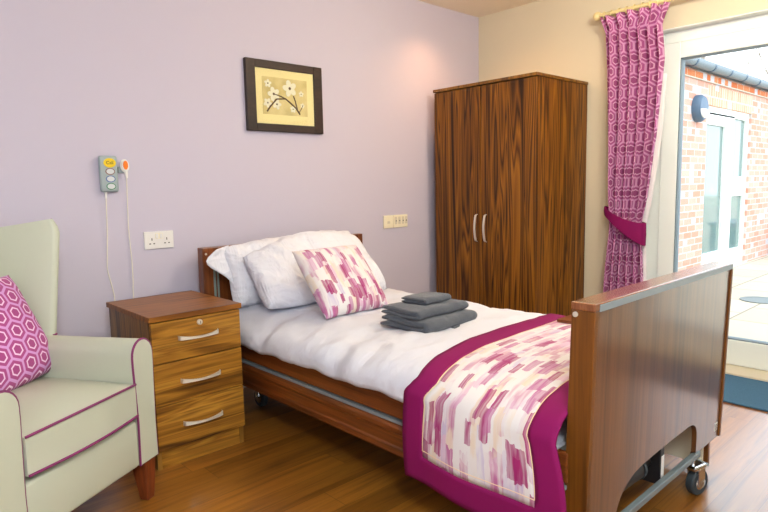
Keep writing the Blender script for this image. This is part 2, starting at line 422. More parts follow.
for k in range(9):
    bm = B(); x = 2.9+k*.52
    rings(bm, [[Vector((xx, BY-.075+.061*math.cos(a), 2.315+.061*math.sin(a))) for a in [PI+PI*k/10 for k in range(11)]] for xx in (x, x+.03)])
    finish('bracket', bm, M['slab_seam'], gt)
gd = None
bm = B()
for q in ((Dx0, Dx0+.07, 0, Dt), (Dx1-.09, Dx1, 0, Dt), (Dx0+.07, Dx1-.09, Dt-.07, Dt), (4.31, 4.62, 0, Dt-.07), (Dx0+.07, 4.31, 0, .22), (4.62, Dx1-.09, 0, .2), (4.62, Dx1-.09, .9, 1.12), (Dx0+.07, 4.31, 1.745, Dt-.07)):
    box(bm, q[0], q[1], BY+.03, BY+.1, q[2]-.02, q[3])
gd = finish('glazed_door', bm, M['upvc'], ob)
for q in ((Dx0+.07, 4.31, .22, 1.745), (4.62, Dx1-.09, .2, .9), (4.62, Dx1-.09, 1.12, Dt-.07)):
    bx('pane', M['pane_out'], gd, q[0], q[1], BY+.06, BY+.066, q[2], q[3])
wl = empty('wall_lamp', (3.27, BY, 1.86), 0, 'round blue-grey bulkhead lamp on the brick wall of the outbuilding', 'lamp')
bm = B(); lathe(bm, [(.145, -.001), (.145, -.05), (.12, -.085), (.02, -.09)], (0, 0, 0), 'y', 28); finish('housing', bm, M['slab_seam'], wl, True)
bm = B()
secs = [[Vector((r*math.cos(a), y, -.015+r*.8*math.sin(a))) for a in [PI+PI*k/12 for k in range(13)]] for r, y in ((.118, -.078), (.114, -.098), (.08, -.112), (.01, -.115))]
rings(bm, secs); finish('diffuser', bm, M['frost'], wl, True)
bn = empty('garden_bench', (6.15, -.85, -.02), 0, 'dark garden bench by the brick wall at the patio edge', 'bench')
bx('seat', M['slab_seam'], bn, -.1, 1.1, -.2, .2, .42, .46)
for x in (-.06, 1.0):
    bm = B(); box(bm, x, x+.05, -.18, .18, 0, .42); finish('leg', bm, M['slab_seam'], bn)
# bare tree far behind the outbuilding
tr = empty('bare_tree', (15.5, 3.4, -.02), 0, 'bare pale tree rising behind the outbuilding roof', 'tree')
bm = B(); rng = random.Random(3)
def limb(p, d, L, r, depth):
    q = p+d*L*.5+Vector((rng.uniform(-.1, .1), rng.uniform(-.1, .1), 0))*L; e = q+(d+Vector((rng.uniform(-.2, .2), rng.uniform(-.2, .2), .05))).normalized()*L*.5
    tube(bm, [p, q, e], [r, r*.8, r*.6], 5)
    if depth:
        for k in range(3):
            nd = (d+Vector((rng.uniform(-.8, .8), rng.uniform(-.8, .8), rng.uniform(-.1, .5)))).normalized()
            limb(e if k else q, nd, L*.72, r*.55, depth-1)
limb(Vector((0, 0, 0)), Vector((0, 0, 1)), 2.6, .16, 4)
finish('branches', bm, M['bark'], tr, True)

# ------------------------------------------------------------------ wardrobe
wd = empty('wardrobe', (-.609, -.5, 0), 0, 'tall two-door walnut-effect wardrobe standing in the corner beyond the bed', 'wardrobe')
y0, y1, D, H = .405, -.405, .592, 1.746
bm = B()
box(bm, .02, D, y1, y1+.02, .0, H-.02); box(bm, .02, D, y0-.02, y0, .0, H-.02); box(bm, D-.012, D, y1+.02, y0-.02, .08, H-.02)
box(bm, .02, D-.012, y1+.02, y0-.02, .08, .1)
finish('carcass', bm, M['walnut_v'], wd)
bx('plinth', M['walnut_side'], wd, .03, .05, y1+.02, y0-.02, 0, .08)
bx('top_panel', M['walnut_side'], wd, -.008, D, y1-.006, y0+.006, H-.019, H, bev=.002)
for (a, b, hy) in ((.012, y0, .038), (y1, .008, -.036)):
    bm = B(); box(bm, 0, .018, a if a > 0 else y1, b if a > 0 else .006, .085, H-.024, .0015)
    dr = finish('door', bm, M['walnut_v'], wd)
    bm = B(); pts = catmull([(-.002, hy, .725), (-.02, hy, .74), (-.03, hy, .815), (-.02, hy, .89), (-.002, hy, .905)], 6)
    secs = []
    for p in pts: secs.append([p+Vector((dx, dy, 0)) for dx, dy in ((-.004, -.006), (.004, -.006), (.004, .006), (-.004, .006))])
    # D handle, flattened bar
    rings(bm, secs); finish('handle', bm, M['steel'], dr, True)

# ------------------------------------------------------------------ bedside cabinet
bc = empty('bedside_cabinet', (-2.672, -.667, 0), 0, 'three-drawer walnut-effect bedside cabinet between the armchair and the bed', 'cabinet')
bw, bd = .197, .46
bm = B()
box(bm, -.19, -.172, .02, bd, 0, .597); box(bm, .172, .19, .02, bd, 0, .597); box(bm, -.172, .172, bd-.012, bd, .07, .597); box(bm, -.172, .172, .03, bd-.012, .07, .085)
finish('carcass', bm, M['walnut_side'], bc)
bx('top_panel', M['walnut_top'], bc, -bw, bw, -.006, bd+.012, .6, .622, bev=.002)
bx('plinth', M['walnut_h'], bc, -.172, .172, .022, .04, 0, .075)
for i, (z0, z1) in enumerate(((.434, .596), (.265, .430), (.082, .261))):
    bm = B(); box(bm, -.189, .189, 0, .018, z0, z1, .0015)
    dr = finish('drawer', bm, M['walnut_h'], bc)
    zc = (.522, .348, .172)[i]
    bm = B(); pts = catmull([(-.085, .001, zc), (-.078, -.014, zc), (-.04, -.024, zc-.003), (0, -.028, zc-.004), (.04, -.024, zc-.003), (.078, -.014, zc), (.085, .001, zc)], 5)
    secs = []
    for p in pts:
        hgt = .0038+.0050*(abs(p.x)/.085)**2
        secs.append([p+Vector((0, dy, dz)) for dy, dz in ((-.004, -hgt), (.004, -hgt), (.004, hgt), (-.004, hgt))])
    rings(bm, secs); finish('handle', bm, M['steel'], dr, True)
    if i == 0:
        bm = B(); lathe(bm, [(.0115, .001), (.0115, -.006), (.009, -.009), (.001, -.009)], (.008, 0, .572), 'y', 18)
        lk = finish('lock', bm, M['steel'], dr, True)
        bx('keyhole', M['slot'], lk, .0068, .0092, -.0098, -.0085, .566, .578)

# ------------------------------------------------------------------ bed
bed = empty('bed', (0, 0, 0), 0, 'mahogany-effect adjustable care bed with tall headboard and footboard', 'bed')
HX0, HX1 = CX-.523, CX+.523; FX0, FX1 = -2.364, -1.370; FZ = .803; TL = .0265
bx('headboard', M['bed_board'], bed, HX0, HX1, -.16, -.105, .17, .815, bev=.004)
hb = [o for o in bed.children if o.name == 'headboard'][0]
bm = B(); ix0, ix1, iz0, iz1 = HX0+.052, HX1-.052, .25, .785
for k, (o_, w_) in enumerate(((0, .011), (.019, .009))):
    for q in ((ix0+o_, ix0+o_+w_, iz0, iz1-o_), (ix1-o_-w_, ix1-o_, iz0, iz1-o_), (ix0+o_, ix1-o_, iz1-o_-w_, iz1-o_)):
        box(bm, q[0], q[1], -.1635, -.158, q[2], q[3])
finish('inlay_strip', bm, M['inlay'], hb)
bm = B(); lathe(bm, [(.006, 0), (.006, -.003), (.001, -.004)], (HX0+.018, -.16, .785), 'y', 12); finish('screw_cap', bm, M['steel'], hb, True)
# footboard, leaning slightly (top out, foot in)
FY0, FY1 = -2.2105, -2.146
def lean(o):
    for v in o.data.vertices: v.co.y += (FZ-v.co.z)*TL
    return o
def fb_outline():
    p = [(FX0+.02, .15), (-2.195, .15)]
    c0 = [(-2.195, .15), (-2.185, .19), (-2.155, .228), (-2.10, .256), (-2.04, .268), (-1.90, .275), (-1.70, .279), (-1.645, .275), (-1.612, .255), (-1.60, .222), (-1.597, .155)]
    c = catmull([(a, b, 0) for a, b in c0], 5)
    p += [(v.x, v.y) for v in c[1:]]
    p += [(FX1-.014, .155), (FX1-.014, FZ-.021), (FX0+.02, FZ-.021)]
    return p
bm = B()
low = fb_outline()[:-3]+[(FX1-.014, .155)]
fr = []
for x, z in low:
    fr.append([Vector((x, FY0+.002, z)), Vector((x, FY0+.002, FZ-.021)), Vector((x, FY0+.018, FZ-.021)), Vector((x, FY0+.018, z))])
rings(bm, fr)
fb = lean(finish('footboard', bm, M['foot_board'], bed))
lean(bx('top_cap', M['bed_cap'], fb, FX0-.002, FX1+.002, FY0-.001, FY1+.001, FZ-.021, FZ, bev=.003))
lean(bx('metal_edging', M['grey_metal'], fb, FX0+.02, FX1, FY0-.0025, FY0-.0005, FZ-.022, FZ-.004))
lean(bx('side_post', M['bed_edge'], fb, FX0, FX0+.02, FY0, FY1, .04, FZ-.021, bev=.002))
lean(bx('side_post', M['bed_edge'], fb, FX1-.014, FX1+.002, FY0-.004, FY1, .155, FZ-.021, bev=.002))
bm = B(); lathe(bm, [(.007, 0), (.007, -.003), (.001, -.004)], (FX0, FY1-.012, FZ-.032), 'x', 14); lean(finish('screw_cap', bm, M['steel'], fb, True))
st = lean(bx('sticker', M['white_plastic'], fb, -1.425, -1.398, FY0+.0005, FY0+.0025, .185, .215))
bm = B(); 
for k in range(4): box(bm, -1.422, -1.402, FY0, FY0+.001, .188+k*.006, .191+k*.006)
lean(finish('print_lines', bm, M['slot'], st))
lean(bx('crossbar', M['bar_metal'], bed, -2.30, -1.57, FY0-.006, FY0+.014, .140, .160, bev=.003))
# side rails, both sides
for sgn, X in ((-1, -2.372), (1, -1.364)):
    i_ = X+.022 if sgn < 0 else X-.022
    a, b = min(X, i_), max(X, i_)
    bx('side_rail', M['bed_rail'], bed, a, b, -2.143, -.165, .317, .398, bev=.004)
    bm = B(); secs = []
    pf = [(0, .186), (-.008, .19), (-.011, .20), (-.011, .215), (-.006, .222), (-.006, .262), (-.011, .27), (-.011, .285), (-.006, .294), (0, .297), (.016, .297), (.016, .186)]
    for yy in (-2.135, -.165): secs.append([Vector((X+(-sgn)*q[0], yy, q[1])) for q in pf])
    rings(bm, secs); finish('grooved_rail', bm, M['bed_rail'], bed)
    bx('metal_strip', M['grey_metal'], bed, a-.002 if sgn < 0 else a+.004, b-.004 if sgn < 0 else b+.002, -2.14, -.165, .2985, .309)
bx('mattress_platform', M['grey_metal'], bed, -2.335, -1.40, -2.10, -.18, .33, .36)
bx('shelf_bracket', M['bed_rail'], bed, -1.62, -1.40, -2.135, -1.66, .545, .557, bev=.002)
br_ = [o for o in bed.children if o.name == 'shelf_bracket'][0]
bx('metal_channel', M['grey_metal'], br_, -1.45, -1.415, -2.13, -1.68, .558, .585, bev=.002)
# lifting gear seen through the cut-out
bm = B(); tube(bm, [(-2.10, -2.125, .205), (-1.925, -2.125, .200)], .036, 18); tube(bm, [(-1.925, -2.125, .200), (-1.85, -2.125, .198)], .020, 14)
mo = finish('motor', bm, M['black'], bed, True)
bm = B(); tube(bm, [(-1.932, -2.125, .200), (-1.918, -2.125, .200)], .039, 16); finish('motor_cap', bm, M['rubber'], mo, True)
bx('gear_housing', M['black'], bed, -2.14, -1.86, -2.085, -2.0, .165, .315, bev=.006)
bx('control_box', M['black'], bed, -1.845, -1.815, -2.172, -2.06, .125, .285, bev=.003)
cb = [o for o in bed.children if o.name == 'control_box'][0]
bx('sticker', M['white_plastic'], cb, -1.840, -1.820, -2.1735, -2.1722, .15, .222)
bx('end_panel', M['cream_plastic'], bed, -1.405, -1.392, -2.15, -1.72, .035, .27, bev=.003)
bx('leg_panel', M['bed_edge'], bed, -1.391, -1.374, -2.165, -2.06, .03, .153, bev=.002)
bx('underframe', M['black'], bed, -2.25, -1.5, -1.95, -.4, .20, .255, bev=.004)
def caster(x, y, ang=0):
    made = []
    bm = B()
    box(bm, x-.023, x+.023, y-.03, y+.04, .098, .116, .006)
    box(bm, x-.023, x-.016, y-.022, y+.014, .035, .105, .003); box(bm, x+.016, x+.023, y-.022, y+.014, .035, .105, .003)
    tube(bm, [(x, y+.022, .10), (x, y+.022, .16)], .009, 10)
    c = finish('caster', bm, M['chrome'], bed); made.append(c)
    bm = B(); lathe(bm, [(.02, -.0145), (.043, -.0145), (.047, -.010), (.047, .010), (.043, .0145), (.02, .0145)], (x, y-.008, .0475), 'x', 28)
    w_ = finish('wheel', bm, M['rubber'], c, True); made.append(w_)
    bm = B(); lathe(bm, [(.004, -.0245), (.012, -.0245), (.026, -.0155), (.026, .0155), (.012, .0245), (.004, .0245)], (x, y-.008, .0475), 'x', 16); made.append(finish('hub', bm, M['chrome'], c, True))
    bm = B(); box(bm, x-.014, x+.03, y-.06, y-.02, .094, .104, .004); made.append(finish('brake_pedal', bm, M['grey_plastic'], c))
    T = Matrix.Translation((x, y+.022, 0)) @ Matrix.Rotation(ang, 4, 'Z') @ Matrix.Translation((-x, -y-.022, 0))
    for o in made: o.data.transform(T)
caster(-1.60, -2.205, math.radians(78)); caster(-2.16, -2.185); caster(-1.53, -.32); caster(-2.2, -.32)

# ------------------------------------------------------------------ bedding
A = .548; ZB, ZT = .404, .534
def duvet_sec(q, y):          # q in 0..1 across the top, from the near side to the far side
    th = PI*(1-q); n = 3.2
    cx, sx = math.cos(th), math.sin(th)
    x = A*math.copysign(abs(cx)**(2/n), cx); z = ZB+(ZT-ZB)*abs(sx)**(2/n)
    return x, z
def duvet_top(q, y):
    x, z = duvet_sec(q, y)
    puff = 0
    for yc in (-.20, -.69, -1.18, -1.67, -2.16):
        puff -= .017*math.exp(-((y-yc+.04*math.sin(x*5+yc))/.045)**2)
    r = sm(0, .2, q)*sm(0, .2, 1-q)
    if .06 < q < .94: zz0 = .006*(1-2.4*abs(noise.noise(Vector((x*6+y*2.5, y*7-x*2, 8.2)))))+.004*(1-2*abs(noise.noise(Vector((x*11-y*5, y*9+x*4, 3.1)))))
    else: zz0 = 0
    zz = zz0*sm(.06, .2, q)*sm(.06, .2, 1-q)+z+puff*(.5+.5*r)+.010*nz(x, y, 1.3, 5)+.005*nz(x, y*1.3, 4.3, 14)
    k = abs(x)/A
    xx = x*(1+.012*nz(y, 0, 3.1, 6)*k)+math.copysign(.010*(puff/.017), x)*-k
    if k > .8:
        zz += .010*nz(y, 2.2, .4, 7)*(k-.8)/.2
        xx += math.copysign(.006*nz(y*9, x*2, 7.7), x)+math.copysign(.007*noise.noise(Vector((y*30, z*12, 2)))*(1-2*abs(noise.noise(Vector((y*3, 1, 5))))), x)
    return Vector((CX+xx, y, zz))
bm = B()
Y0, Y1 = -.20, -2.12
def df(u, v): return duvet_top(u, Y0+(Y1-Y0)*v)
V = grid(bm, 90, 150, df)
# underside
NB = 8
V2 = [[None]*151 for _ in range(NB+1)]
for i in range(NB+1):
    for j in range(151):
        a, b = V[0][j].co, V[90][j].co
        if i == 0: V2[i][j] = V[0][j]
        elif i == NB: V2[i][j] = V[90][j]
        else:
            p = a.lerp(b, i/NB); p.z = .411 if 1 <= i <= NB-1 else p.z
            V2[i][j] = bm.verts.new(p)
for i in range(NB):
    for j in range(150): bm.faces.new((V2[i][j], V2[i][j+1], V2[i+1][j+1], V2[i+1][j]))
tag(finish('duvet', bm, M['white_linen'], smooth=True, ang=0), 'white quilted duvet spread over the mattress of the care bed', 'duvet')
tag(bx('mattress', M['mattress'], None, -2.33, -1.405, -2.125, -.185, .361, .409, bev=.01), 'cream mattress lying under the white duvet on the bed platform', 'mattress')

# bed throw (runner) with magenta border
Lp = []                                    # path across: near hem -> over -> far hem
for k in range(15): Lp.append(('n', k/15))
for k in range(61): Lp.append(('t', k/60))
for k in range(1, 11): Lp.append(('f', k/10))
def throw_pt(kind, q, y):
    off = .011
    if kind == 't':
        p = duvet_top(.035+.93*q, y); x, z = duvet_sec(.035+.93*q, y)
        p = Vector((CX+x*(1+.02*0), y, z)) .lerp(p, .35)
        d = Vector((x/A*abs(x/A)**4, 0, 1)).normalized() if abs(x) < A*.97 else Vector((math.copysign(1, x), 0, .35)).normalized()
        return p+d*off
    if kind == 'n':
        e = throw_pt('t', 0, y); h = Vector((e.x-.010-.006*math.sin(y*9), y, .168+.006*math.sin(y*14)))
        p = h.lerp(e, q); p.y -= .024*math.sin(PI*q)*sm(-1.9, -2.12, y); p.x -= .010*math.sin(PI*q)+.004*math.sin(y*17+q*2); return p
    e = throw_pt('t', 1, y); h = Vector((e.x+.01, y, .2)); return e.lerp(h, q)
NW = 40
def ystart(kind, q):
    if kind == 'n': return -1.600
    if kind == 't': return -1.600-.045*sm(0, .13, q)+.155*q
    return -1.49
def yend(kind, q):
    if kind == 'n': return -2.172+.03*q
    if kind == 't': return -2.142+.012*q
    return -2.130
pts = []; arc = 0; prev = None; arcs = []
for kq in Lp:
    c = throw_pt(kq[0], kq[1], -1.9)
    if prev is not None: arc += (c-prev).length
    arcs.append(arc); prev = c
rows = []
fr_ = [0, .04, .08, .12, .158]+[.158+(.848-.158)*k/28 for k in range(1, 29)]+[.848+.152*k/5 for k in range(1, 6)]
for kq, ar in zip(Lp, arcs):
    ys, ye = ystart(*kq), yend(*kq)
    rows.append([throw_pt(kq[0], kq[1], ys+(ye-ys)*f_) for f_ in fr_])
HEM = .095
bms = [B(), B()]
for bm in bms: bm.loops.layers.uv.verify()
nI = len(rows)
vm = [{}, {}]
def getv(w_, i, j):
    if (i, j) not in vm[w_]: vm[w_][(i, j)] = bms[w_].verts.new(rows[i][j])
    return vm[w_][(i, j)]
for i in range(nI-1):
    for j in range(len(fr_)-1):
        am = (arcs[i]+arcs[i+1])/2
        inner = HEM < am < arc-HEM and .158 < (fr_[j]+fr_[j+1])/2 < .848
        w_ = 0 if inner else 1
        fc = bms[w_].faces.new((getv(w_, i, j), getv(w_, i+1, j), getv(w_, i+1, j+1), getv(w_, i, j+1)))
        uvl = bms[w_].loops.layers.uv.verify()
        for lp, (a, b) in zip(fc.loops, ((i, j), (i+1, j), (i+1, j+1), (i, j+1))): lp[uvl].uv = (arcs[a], fr_[b]*.56)
th = empty('bed_throw', (0, 0, 0), 0, 'magenta bordered bed throw with brush-stroke pattern draped across the foot of the bed', 'bed throw')
so = ('SOLIDIFY', dict(thickness=.007, offset=0))
finish('patterned_panel', bms[0], M['strokes'], th, True, 0, [so])
bo = finish('border', bms[1], M['magenta'], th, True, 0, [so])
iN = next(i for i, a in enumerate(arcs) if a >= HEM); iF = max(i for i, a in enumerate(arcs) if a <= arc-HEM); j0 = 4; j1 = len(fr_)-6
bm = B()
up = Vector((-.003, 0, .003))
tube(bm, [rows[iN][j]+up for j in range(j0, j1+1)], .0016, 6); tube(bm, [rows[i][j0]+up for i in range(iN, iF+1)], .0016, 6); tube(bm, [rows[i][j1]+up for i in range(iN, iF+1)], .0016, 6)
finish('seam_piping', bm, M['cream_edge'], th, True)

def pillow_mesh(w, h, t, seed, uvs=None, pinch=.10, wr=.012, rc=.0, droop=0, n=48):
    """soft pillow standing in its own XZ plane, base edge at z=0, thickness along y"""
    bm = B(); uvl = bm.loops.layers.uv.verify()
    def f(sgn):
        def g(u, v):
            a, b = 2*u-1, 2*v-1
            th = max(0, (1-abs(a)**3.2)*(1-abs(b)**3.2))**.55
            xx = a*w/2*(1-pinch*(1-abs(a)**.01)*0-pinch*(b*b-.0)*0-pinch*.5*(1-b*b)*abs(a)**4*0)
            # edges bow inwards between the corners
            xx = a*w/2*(1-pinch*.45*(1-b*b)*abs(a)**3); zz = h/2*(1+b*(1-pinch*.5*(1-a*a)*abs(b)**3))
            cr = 1-rc*(abs(a)*abs(b))**4
            xx *= cr; zz = h/2+(zz-h/2)*cr
            if droop and a < 0 and b > 0: zz -= droop*sm(.1, 1, -a)*sm(0, 1, b)
            y = sgn*t/2*th
            rdg = lambda q: 1-2*abs(q)
            wn = wr*(nz(xx*7, zz*7, seed)+.5*rdg(nz(xx*9+zz*4, zz*3, seed+5))+.35*rdg(nz(xx*4-zz*8, zz*10+xx*6, seed+2)))*th**.5
            e = .008*nz(xx*9, zz*9, seed+9)*(1-th)
            return Vector((xx+e, y+wn*sgn*.6+e, zz+wn*.4+e))
        return g
    vmap = {}
    for sgn in (1, -1):
        g = f(sgn)
        V = [[None]*(n+1) for _ in range(n+1)]
        for i in range(n+1):
            for j in range(n+1):
                edge = i in (0, n) or j in (0, n)
                if edge and (i, j) in vmap: V[i][j] = vmap[(i, j)]
                else:
                    V[i][j] = bm.verts.new(g(i/n, j/n))
                    if edge: vmap[(i, j)] = V[i][j]
        for i in range(n):
            for j in range(n):
                q = (V[i][j], V[i+1][j], V[i+1][j+1], V[i][j+1])
                fc = bm.faces.new(q)
                for lp, (a, b) in zip(fc.loops, ((i, j), (i+1, j), (i+1, j+1), (i, j+1))): lp[uvl].uv = (a/n*w, b/n*h) if uvs is None else uvs(a/n, b/n)
    return bm
def place(o, loc, lean_, rz=0, roll=0):
    o.location = loc; o.rotation_euler = (lean_, roll, rz); return o
p1 = empty('pillow', (0, 0, 0), 0, 'white pillow leaning on the headboard, at the back of the pair', 'pillow', 'white bed pillows')
finish('pillow_body', pillow_mesh(.84, .35, .15, 2.1, wr=.042, rc=.05, droop=.03), M['pillowcase'], p1, True, 0)
bm = B()
def fl(u, v): return Vector((-.375-u*(.015+.125*math.exp(-((v-.80)/.24)**2)), .012*math.sin(v*9+u*3)*u-.02*u*v, .03+.29*v-.02*u*v))
grid(bm, 6, 16, fl); finish('pillowcase_flap', bm, M['pillowcase'], p1, True, 0, [('SOLIDIFY', dict(thickness=.006))])
place(p1, (-1.925, -.345, .522), -.30, 0, 0)
p2 = empty('pillow', (0, 0, 0), 0, 'white pillow in front of the pair, behind the patterned cushion', 'pillow', 'white bed pillows')
finish('pillow_body', pillow_mesh(.76, .41, .17, 6.4, wr=.044, rc=.045, droop=.075), M['pillowcase'], p2, True, 0)
place(p2, (-1.925, -.60, .545), -.78, -.02)
cu = empty('cushion', (0, 0, 0), 0, 'square cushion with magenta brush strokes, leaning against the white bed pillows', 'cushion')
finish('cushion_cover', pillow_mesh(.375, .365, .115, 3.3, uvs=lambda a, b: (b*.365, a*.375+.31), wr=.006, pinch=.07), M['strokes_cushion'], cu, True, 0)
place(cu, (-2.035, -.93, .545), -.72, .0)

# ------------------------------------------------------------------ towels
def towel(name, L, d, h, loc, rz, label, seed, layers=1, flap=0):
    """folded towel: a soft U fold round the -y side, slit open at the -x end"""
    bm = B(); tt = h*.235; nx = 34
    zc = h/2; r = h/2-tt; y_f = -d/2+h/2
    path = [(d/2-(d/2-y_f)*q/10, zc-r) for q in range(11)]
    path += [(y_f+r*math.cos(-PI/2-PI*q/14)*1.5, zc+r*math.sin(-PI/2-PI*q/14)) for q in range(1, 14)]
    path += [(y_f+(d/2-y_f)*q/10, zc+r) for q in range(11)]
    N = len(path); secs = []
    for i in range(nx+1):
        q = i/nx; x = -L/2+L*q; dd = min(i, nx-i)
        edge = .74+.26*math.sqrt(max(0.0, 1-(1-min(1, dd/2.2))**2))
        def off(idx, s_):
            a = path[max(idx-1, 0)]; b = path[min(idx+1, N-1)]
            dx, dz = b[0]-a[0], b[1]-a[1]; l = math.hypot(dx, dz) or 1
            e2 = min(1, .45+min(idx, N-1-idx)*.3)
            wv = .0045*nz(x*13, path[idx][0]*11, seed)+.002*nz(x*40, path[idx][0]*30, seed+3)
            sag = -.003*sm(.7, 1, abs(2*q-1))*(1 if path[idx][1] > zc else -.15)+.004*nz(x*6, path[idx][0]*7, seed+6)
            return Vector((x+.010*nz(path[idx][0]*9, path[idx][1]*40, seed), path[idx][0]-dz/l*s_*tt*edge*e2+.005*nz(x*9, seed, 3), path[idx][1]+dx/l*s_*tt*edge*e2+wv+sag))
        secs.append([off(k, 1) for k in range(N)]+[off(k, -1) for k in range(N-1, -1, -1)])
    rings(bm, secs)
    zmin = sorted(v.co.z for v in bm.verts)[len(bm.verts)//12]
    for v in bm.verts: v.co.z = max(0.0005, v.co.z-zmin)
    o = finish(name, bm, M['terry'], smooth=True, ang=0)
    o.location = loc; o.rotation_euler = (0, 0, rz)
    if flap:
        bm = B()
        def fl(u, v): return Vector((-L*.02+L*.46*u, -d/2-.012+.06*v, .005+.003*nz(u*5, v*5, seed)+.003*v))
        grid(bm, 24, 4, fl); finish('loose_hem', bm, M['terry'], o, True, 0, [('SOLIDIFY', dict(thickness=.009))])
    return tag(o, label, 'towel', 'folded grey towels on the bed')
TZ = .527
towel('towel', .315, .25, .050, (-1.940, -1.262, TZ+.004), .03, 'largest folded grey towel, at the bottom of the stack on the duvet', 1.0, flap=1)
towel('towel', .30, .21, .040, (-1.943, -1.242, TZ+.053), .0, 'medium folded grey towel, in the middle of the stack of three', 4.0)
towel('towel', .165, .13, .030, (-1.925, -1.235, TZ+.092), .05, 'smallest folded grey towel, on top of the stack of three', 8.0)

# ------------------------------------------------------------------ armchair
ch = empty('armchair', (-3.2003, -.9939, 0), math.radians(31.1), 'pale sage wing-back armchair with purple piping beside the bedside cabinet', 'armchair')
# local: x right, -y to the front (front plane y = 0), z up
def pipe(parent, pts, r=.0042, closed=False):
    bm = B(); tube(bm, pts, r, 8); return finish('piping', bm, M['piping'], parent, True)
bm = B(); box(bm, -.228, .228, .004, .60, .15, .315, .012, 3); finish('seat_base', bm, M['leather'], ch, True)
# seat cushion with crowned top
def cush(u, v, top):
    x = -.221+.442*u; y = -.004+.545*v
    e = (min(u, 1-u)*8); e2 = min(v, 1-v)*8
    k = min(1, e)**.5*min(1, e2)**.5 if e > 0 and e2 > 0 else 0
    y += -.018*math.sin(PI*u)*(1-v)
    return Vector((x, y, (.447+.026*math.sin(PI*u)*math.sin(PI*min(1, v*1.2+.10))+.004*k) if top else .335))
bm = B(); n = 24
T = [[bm.verts.new(cush(i/n, j/n, True)) for j in range(n+1)] for i in range(n+1)]
Bo = [[bm.verts.new(cush(i/n, j/n, False)) for j in range(n+1)] for i in range(n+1)]
for i in range(n):
    for j in range(n):
        bm.faces.new((T[i][j], T[i+1][j], T[i+1][j+1], T[i][j+1])); bm.faces.new((Bo[i][j], Bo[i][j+1], Bo[i+1][j+1], Bo[i+1][j]))
mids = {}
for k in range(n):
    for (a, b, c_, d_) in ((T[k][0], T[k+1][0], Bo[k+1][0], Bo[k][0]), (T[k][n], T[k+1][n], Bo[k+1][n], Bo[k][n]), (T[0][k], T[0][k+1], Bo[0][k+1], Bo[0][k]), (T[n][k], T[n][k+1], Bo[n][k+1], Bo[n][k])):
        bm.faces.new((a, b, c_, d_))
sc = finish('seat_cushion', bm, M['leather'], ch, True, 50)
pipe(sc, [cush(i/n, 0, True)+Vector((0, -.002, 0)) for i in range(n+1)])
pipe(sc, [cush(i/n, 0, False)+Vector((0, -.003, .002)) for i in range(n+1)])
# arms
def arm_prof(k):               # outline in (x outward, z), rounded top
    w0, top = .0, .592
    hw = .0505
    pts = [(-.046, .15), (-.042, .30), (-.047, .42), (-hw, .50), (-hw, .535)]
    for a in range(1, 12):
        an = PI-PI*a/12; pts.append((hw*math.cos(an), .537+(top-.537)*math.sin(an)))
    pts += [(hw, .535), (hw, .50), (.047, .40), (.044, .28), (.046, .15)]
    return pts
for sg in (1, -1):
    xc = sg*.275
    bm = B(); secs = []
    for j in range(13):
        v = j/12; y = .005+.66*v
        sq = 1-.02*v; secs.append([Vector((xc+px_*(.98 if j == 0 else 1)-sg*.014*v, y, .15+(pz-.15)*sq)) for px_, pz in arm_prof(0)])
    f0 = [Vector((p.x*1, p.y-.004, p.z)) for p in secs[0]]
    c_ = Vector((xc, 0, .38)); f0 = [c_+(p-c_)*.985 for p in f0]
    for p in f0: p.y = .0
    rings(bm, [f0]+secs)
    ar = finish('arm', bm, M['leather'], ch, True, 50)
    pipe(ar, [p+Vector((0, -.001, 0)) for p in secs[0]])
# backrest
bm = B()
def bk(u, v, s):
    x = -.235+.47*u; z = .40+.63*v
    y = .53+.115*v
    y += (-.02*math.sin(PI*u)-.02*math.sin(PI*v)) if s else .11
    z += .02*math.sin(PI*u)*v
    return Vector((x, y, z))
n = 14
A_ = [[bm.verts.new(bk(i/n, j/n, 1)) for j in range(n+1)] for i in range(n+1)]; Bb = [[bm.verts.new(bk(i/n, j/n, 0)) for j in range(n+1)] for i in range(n+1)]
for i in range(n):
    for j in range(n):
        bm.faces.new((A_[i][j], A_[i+1][j], A_[i+1][j+1], A_[i][j+1])); bm.faces.new((Bb[i][j], Bb[i][j+1], Bb[i+1][j+1], Bb[i+1][j]))
for k in range(n):
    for P, Q in (([A_[k][0], A_[k+1][0]], [Bb[k+1][0], Bb[k][0]]), ([A_[k][n], A_[k+1][n]], [Bb[k+1][n], Bb[k][n]]), ([A_[0][k], A_[0][k+1]], [Bb[0][k+1], Bb[0][k]]), ([A_[n][k], A_[n][k+1]], [Bb[n][k+1], Bb[n][k]])):
        bm.faces.new(P+Q)
finish('backrest', bm, M['leather'], ch, True, 50, [('BEVEL', dict(width=.02, segments=3, limit_method='ANGLE'))])
bx('back_frame', M['leather'], ch, -.27, .27, .60, .70, .15, .5, bev=.02)
